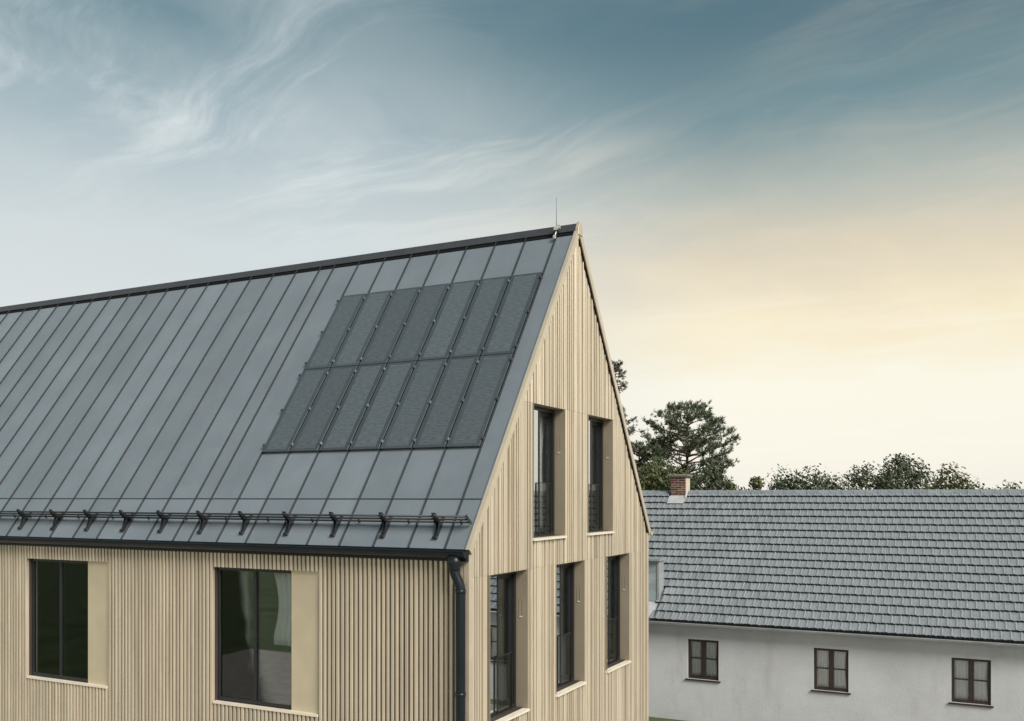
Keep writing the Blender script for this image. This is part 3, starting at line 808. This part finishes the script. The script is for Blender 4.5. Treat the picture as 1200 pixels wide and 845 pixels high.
# ------------------------------------------------------------------ trees
def tuft(mb, p, d, L_, n, wd, rnd_):
    """a bottle-brush of flat needles bunches round direction d"""
    d = d.normalized()
    a = d.orthogonal().normalized(); b = d.cross(a)
    for i in range(n):
        t = rnd_.uniform(0, 2*math.pi); sp = rnd_.uniform(.15, 1.0)
        dd = (d*(1.15-sp*.6)+(a*math.cos(t)+b*math.sin(t))*sp).normalized()
        base = p+d*rnd_.uniform(-.35, .25)*L_
        sd_ = dd.cross(Vector((rnd_.uniform(-1, 1), rnd_.uniform(-1, 1), rnd_.uniform(-1, 1)))).normalized()*wd*rnd_.uniform(.6, 1.2)
        tip = base+dd*L_*rnd_.uniform(.7, 1.15)
        o = len(mb.v); mb.v += [tuple(base-sd_*.4), tuple(base+sd_*.4), tuple(base+dd*L_*.55+sd_), tuple(tip), tuple(base+dd*L_*.55-sd_)]
        mb.f.append((o, o+1, o+2, o+3, o+4))
def quick(mb, name, material, parent):
    me = bpy.data.meshes.new(name); me.from_pydata(mb.v, [], mb.f); me.materials.append(MATS[material])
    o = bpy.data.objects.new(name, me); COL.objects.link(o); o.parent = parent; return o
def pine(name, loc, top, low, rad, label, seed, dens=1.0, lean=(0, 0)):
    r = random.Random(seed); root = tag(empty(name, loc), label, 'tree', 'conifers behind the tiled house')
    tr = MB(); pts = []; n = 12
    for i in range(n+1):
        a = i/n; pts.append((lean[0]*a*a+.12*math.sin(a*5+seed), lean[1]*a*a+.1*math.sin(a*4), top*.985*a))
    tr.tube(pts, [.20*(1-.92*i/n)+.012 for i in range(n+1)], 10)
    def tp(z):
        a = max(0, min(.9999, z/(top*.985)))*n; i = int(a); return Vector(pts[i]).lerp(Vector(pts[i+1]), a-i)
    crown = MB(); limbs = MB(); z = low
    while z < top-.15:
        a = (z-low)/(top-low)
        prof = rad*(0.80+.35*a if a < .30 else .92*math.sqrt(max(0, 1-((a-.26)/.76)**2)))
        k = r.choice((3, 4, 4, 5)); t0 = r.uniform(0, 6.28)
        for j in range(k):
            t = t0+6.283*j/k+r.uniform(-.35, .35); L_ = max(.25, prof*r.uniform(.62, 1.12))
            o = tp(z+r.uniform(-.12, .12)); d = Vector((math.cos(t), math.sin(t), .10+.30*a))
            lp = [o]; m_ = 6
            for i in range(1, m_+1):
                b = i/m_; lp.append(o+Vector((d.x*L_*b, d.y*L_*b, L_*(d.z*b*.6+.16*b*b)))+Vector((r.uniform(-.05, .05), r.uniform(-.05, .05), r.uniform(-.04, .04))))
            limbs.tube(lp, [.05*(1-.85*i/m_)*(.5+.5*L_/rad)+.006 for i in range(m_+1)], 6, False)
            ns = int((6+L_*8)*dens)
            for i in range(ns):
                b = r.uniform(.42, 1.0)**.8; f_ = b*m_; ii = min(m_-1, int(f_)); pp = lp[ii].lerp(lp[ii+1], f_-ii)
                sl = r.uniform(.12, .52)*(1.15-.55*b); tt_ = t+r.choice((-1, 1))*r.uniform(.4, 1.25)
                e = pp+Vector((math.cos(tt_)*sl, math.sin(tt_)*sl, sl*r.uniform(.05, .75)))
                if r.random() < .55: limbs.tube([pp, e], [.012, .005], 4, False)
                dd = (e-pp).normalized()+Vector((0, 0, .55))
                for q_ in range(r.choice((1, 2, 3))):
                    c = e+Vector((r.gauss(0, .09), r.gauss(0, .09), r.gauss(0, .08)))
                    tuft(crown, c, dd+Vector((r.uniform(-.5, .5), r.uniform(-.5, .5), r.uniform(0, .4))), r.uniform(.16, .26), 9, .017, r)
            tuft(crown, lp[-1], d+Vector((0, 0, .6)), .24, 12, .015, r)
        z += r.uniform(.20, .36)
    for q_ in range(10): tuft(crown, tp(top)+Vector((r.gauss(0, .12), r.gauss(0, .12), r.uniform(-.5, .05))), Vector((0, 0, 1)), .24, 10, .015, r)
    quick(tr, 'trunk', 'bark', root); quick(limbs, 'limbs', 'bark', root); quick(crown, 'crown', 'needles', root)
    return root
def spruce(name, loc, top, low, rad, label, seed):
    r = random.Random(seed); root = tag(empty(name, loc), label, 'tree', 'conifers behind the tiled house')
    tr = MB().tube([(0, 0, 0), (.03, .02, top*.5), (0, 0, top)], [.18, .11, .012], 8)
    crown = MB(); limbs = MB(); z = low
    while z < top-.1:
        a = (z-low)/(top-low); L0 = rad*(1-a)**.8+.12
        for j in range(r.choice((3, 4, 5))):
            t = r.uniform(0, 6.283); L_ = L0*r.uniform(.4, 1.2); lp = []; za = z+r.uniform(-.25, .25); rise = r.uniform(-.15, .45); m_ = 5
            for i in range(m_+1):
                b = i/m_; lp.append(Vector((math.cos(t)*L_*b, math.sin(t)*L_*b, za+L_*(-.10*b+rise*b*b))))
            limbs.tube(lp, [.026*(1-.8*i/m_)+.004 for i in range(m_+1)], 5, False)
            for i in range(int(6+L_*13)):
                b = r.uniform(.22, 1); f_ = b*m_; ii = min(m_-1, int(f_)); pp = lp[ii].lerp(lp[ii+1], f_-ii)
                tt_ = t+r.choice((-1, 1))*r.uniform(.3, 1.0); sl = r.uniform(.05, .30)*(1.2-.7*b)
                e = pp+Vector((math.cos(tt_)*sl, math.sin(tt_)*sl, -sl*.25))
                tuft(crown, e+Vector((0, 0, r.gauss(0, .05))), (e-pp)+Vector((math.cos(t)*.1, math.sin(t)*.1, .06)), r.uniform(.12, .20), 8, .016, r)
        z += r.uniform(.24, .42)
    quick(tr, 'trunk', 'bark', root); quick(limbs, 'limbs', 'bark', root); quick(crown, 'crown', 'needles_brown', root)
    return root
def broadleaf(name, loc, h, rad, label, seed, material, group, nl=2600, low=.55):
    r = random.Random(seed); root = tag(empty(name, loc), label, 'tree' if h > 4 else 'shrub', group)
    tr = MB(); tr.tube([(0, 0, 0), (.05, .03, h*.4), (0, 0, h*.8)], [.13, .09, .02], 8)
    blobs = []
    for i in range(26):
        t = r.uniform(0, 6.283); rr = rad*math.sqrt(r.random())*.85; zz = h*(low+(1-low)*r.uniform(.12, .92)*(1-.35*(rr/rad)**2))
        blobs.append((Vector((rr*math.cos(t), rr*math.sin(t), zz)), rad*r.uniform(.22, .42)))
    for c, q_ in blobs: tr.tube([(0, 0, max(.3, c.z*.55)), tuple(c*.6+Vector((0, 0, c.z*.3))), tuple(c)], [.04, .025, .008], 5, False)
    cr = MB()
    for i in range(nl):
        c, q_ = r.choice(blobs); d = Vector((r.gauss(0, 1), r.gauss(0, 1), r.gauss(0, 1))).normalized()
        p = c+d*q_*r.uniform(.45, 1.12)
        s_ = r.uniform(.05, .10); u_ = (d+Vector((r.uniform(-.8, .8), r.uniform(-.8, .8), r.uniform(-.8, .8)))).normalized()
        a = u_.orthogonal().normalized()*s_; b = u_.cross(a).normalized()*s_*.55
        o = len(cr.v); cr.v += [tuple(p-a), tuple(p+b-u_*.01), tuple(p+a), tuple(p-b-u_*.01)]; cr.f.append((o, o+1, o+2, o+3))
    quick(tr, 'trunk', 'bark', root); quick(cr, 'crown', material, root)
    return root
pine('pine_tree', (35.2, 6.85, 0), 11.0, 5.0, 2.85, 'broad dark green pine tree rising directly behind the brick chimney', 5)
pine('pine_tree', (33.9, 9.1, 0), 9.3, 4.2, 2.1, 'lower dark pine tree between the gable verge and the broad pine', 9, 1.1)
spruce('spruce_tree', (31.2, 9.3, 0), 13.2, 4.2, 2.3, 'thin brownish spruce tree with sparse boughs just past the gable verge', 3)
G = 'bushes behind the tiled house'
broadleaf('leafy_bush', (27.0, 5.7, 0), 8.1, 1.6, 'olive green leafy tree close behind the ridge beside the gable verge', 21, 'leaves', G, 5200)
broadleaf('leafy_bush', (28.4, 4.2, 0), 8.1, 1.6, 'dark leafy tree close behind the ridge below the broad pine', 22, 'leaves_dark', G, 5200)
broadleaf('leafy_bush', (29.5, 2.6, 0), 7.7, 1.1, 'small olive leafy tree just showing over the ridge past the broad pine', 23, 'leaves', G, 8000)
broadleaf('leafy_bush', (32.5, 0.3, 0), 7.9, 2.3, 'wide dark leafy tree behind the ridge, next past the small olive one', 24, 'leaves_dark', G, 9000)
broadleaf('leafy_bush', (33.5, -3.3, 0), 8.4, 2.4, 'taller round leafy tree behind the middle window of the white house', 26, 'leaves_dark', G, 9000)
broadleaf('leafy_bush', (31.0, -6.4, 0), 7.8, 2.3, 'wide olive leafy tree over the ridge farthest from the chimney', 25, 'leaves', G, 9000)
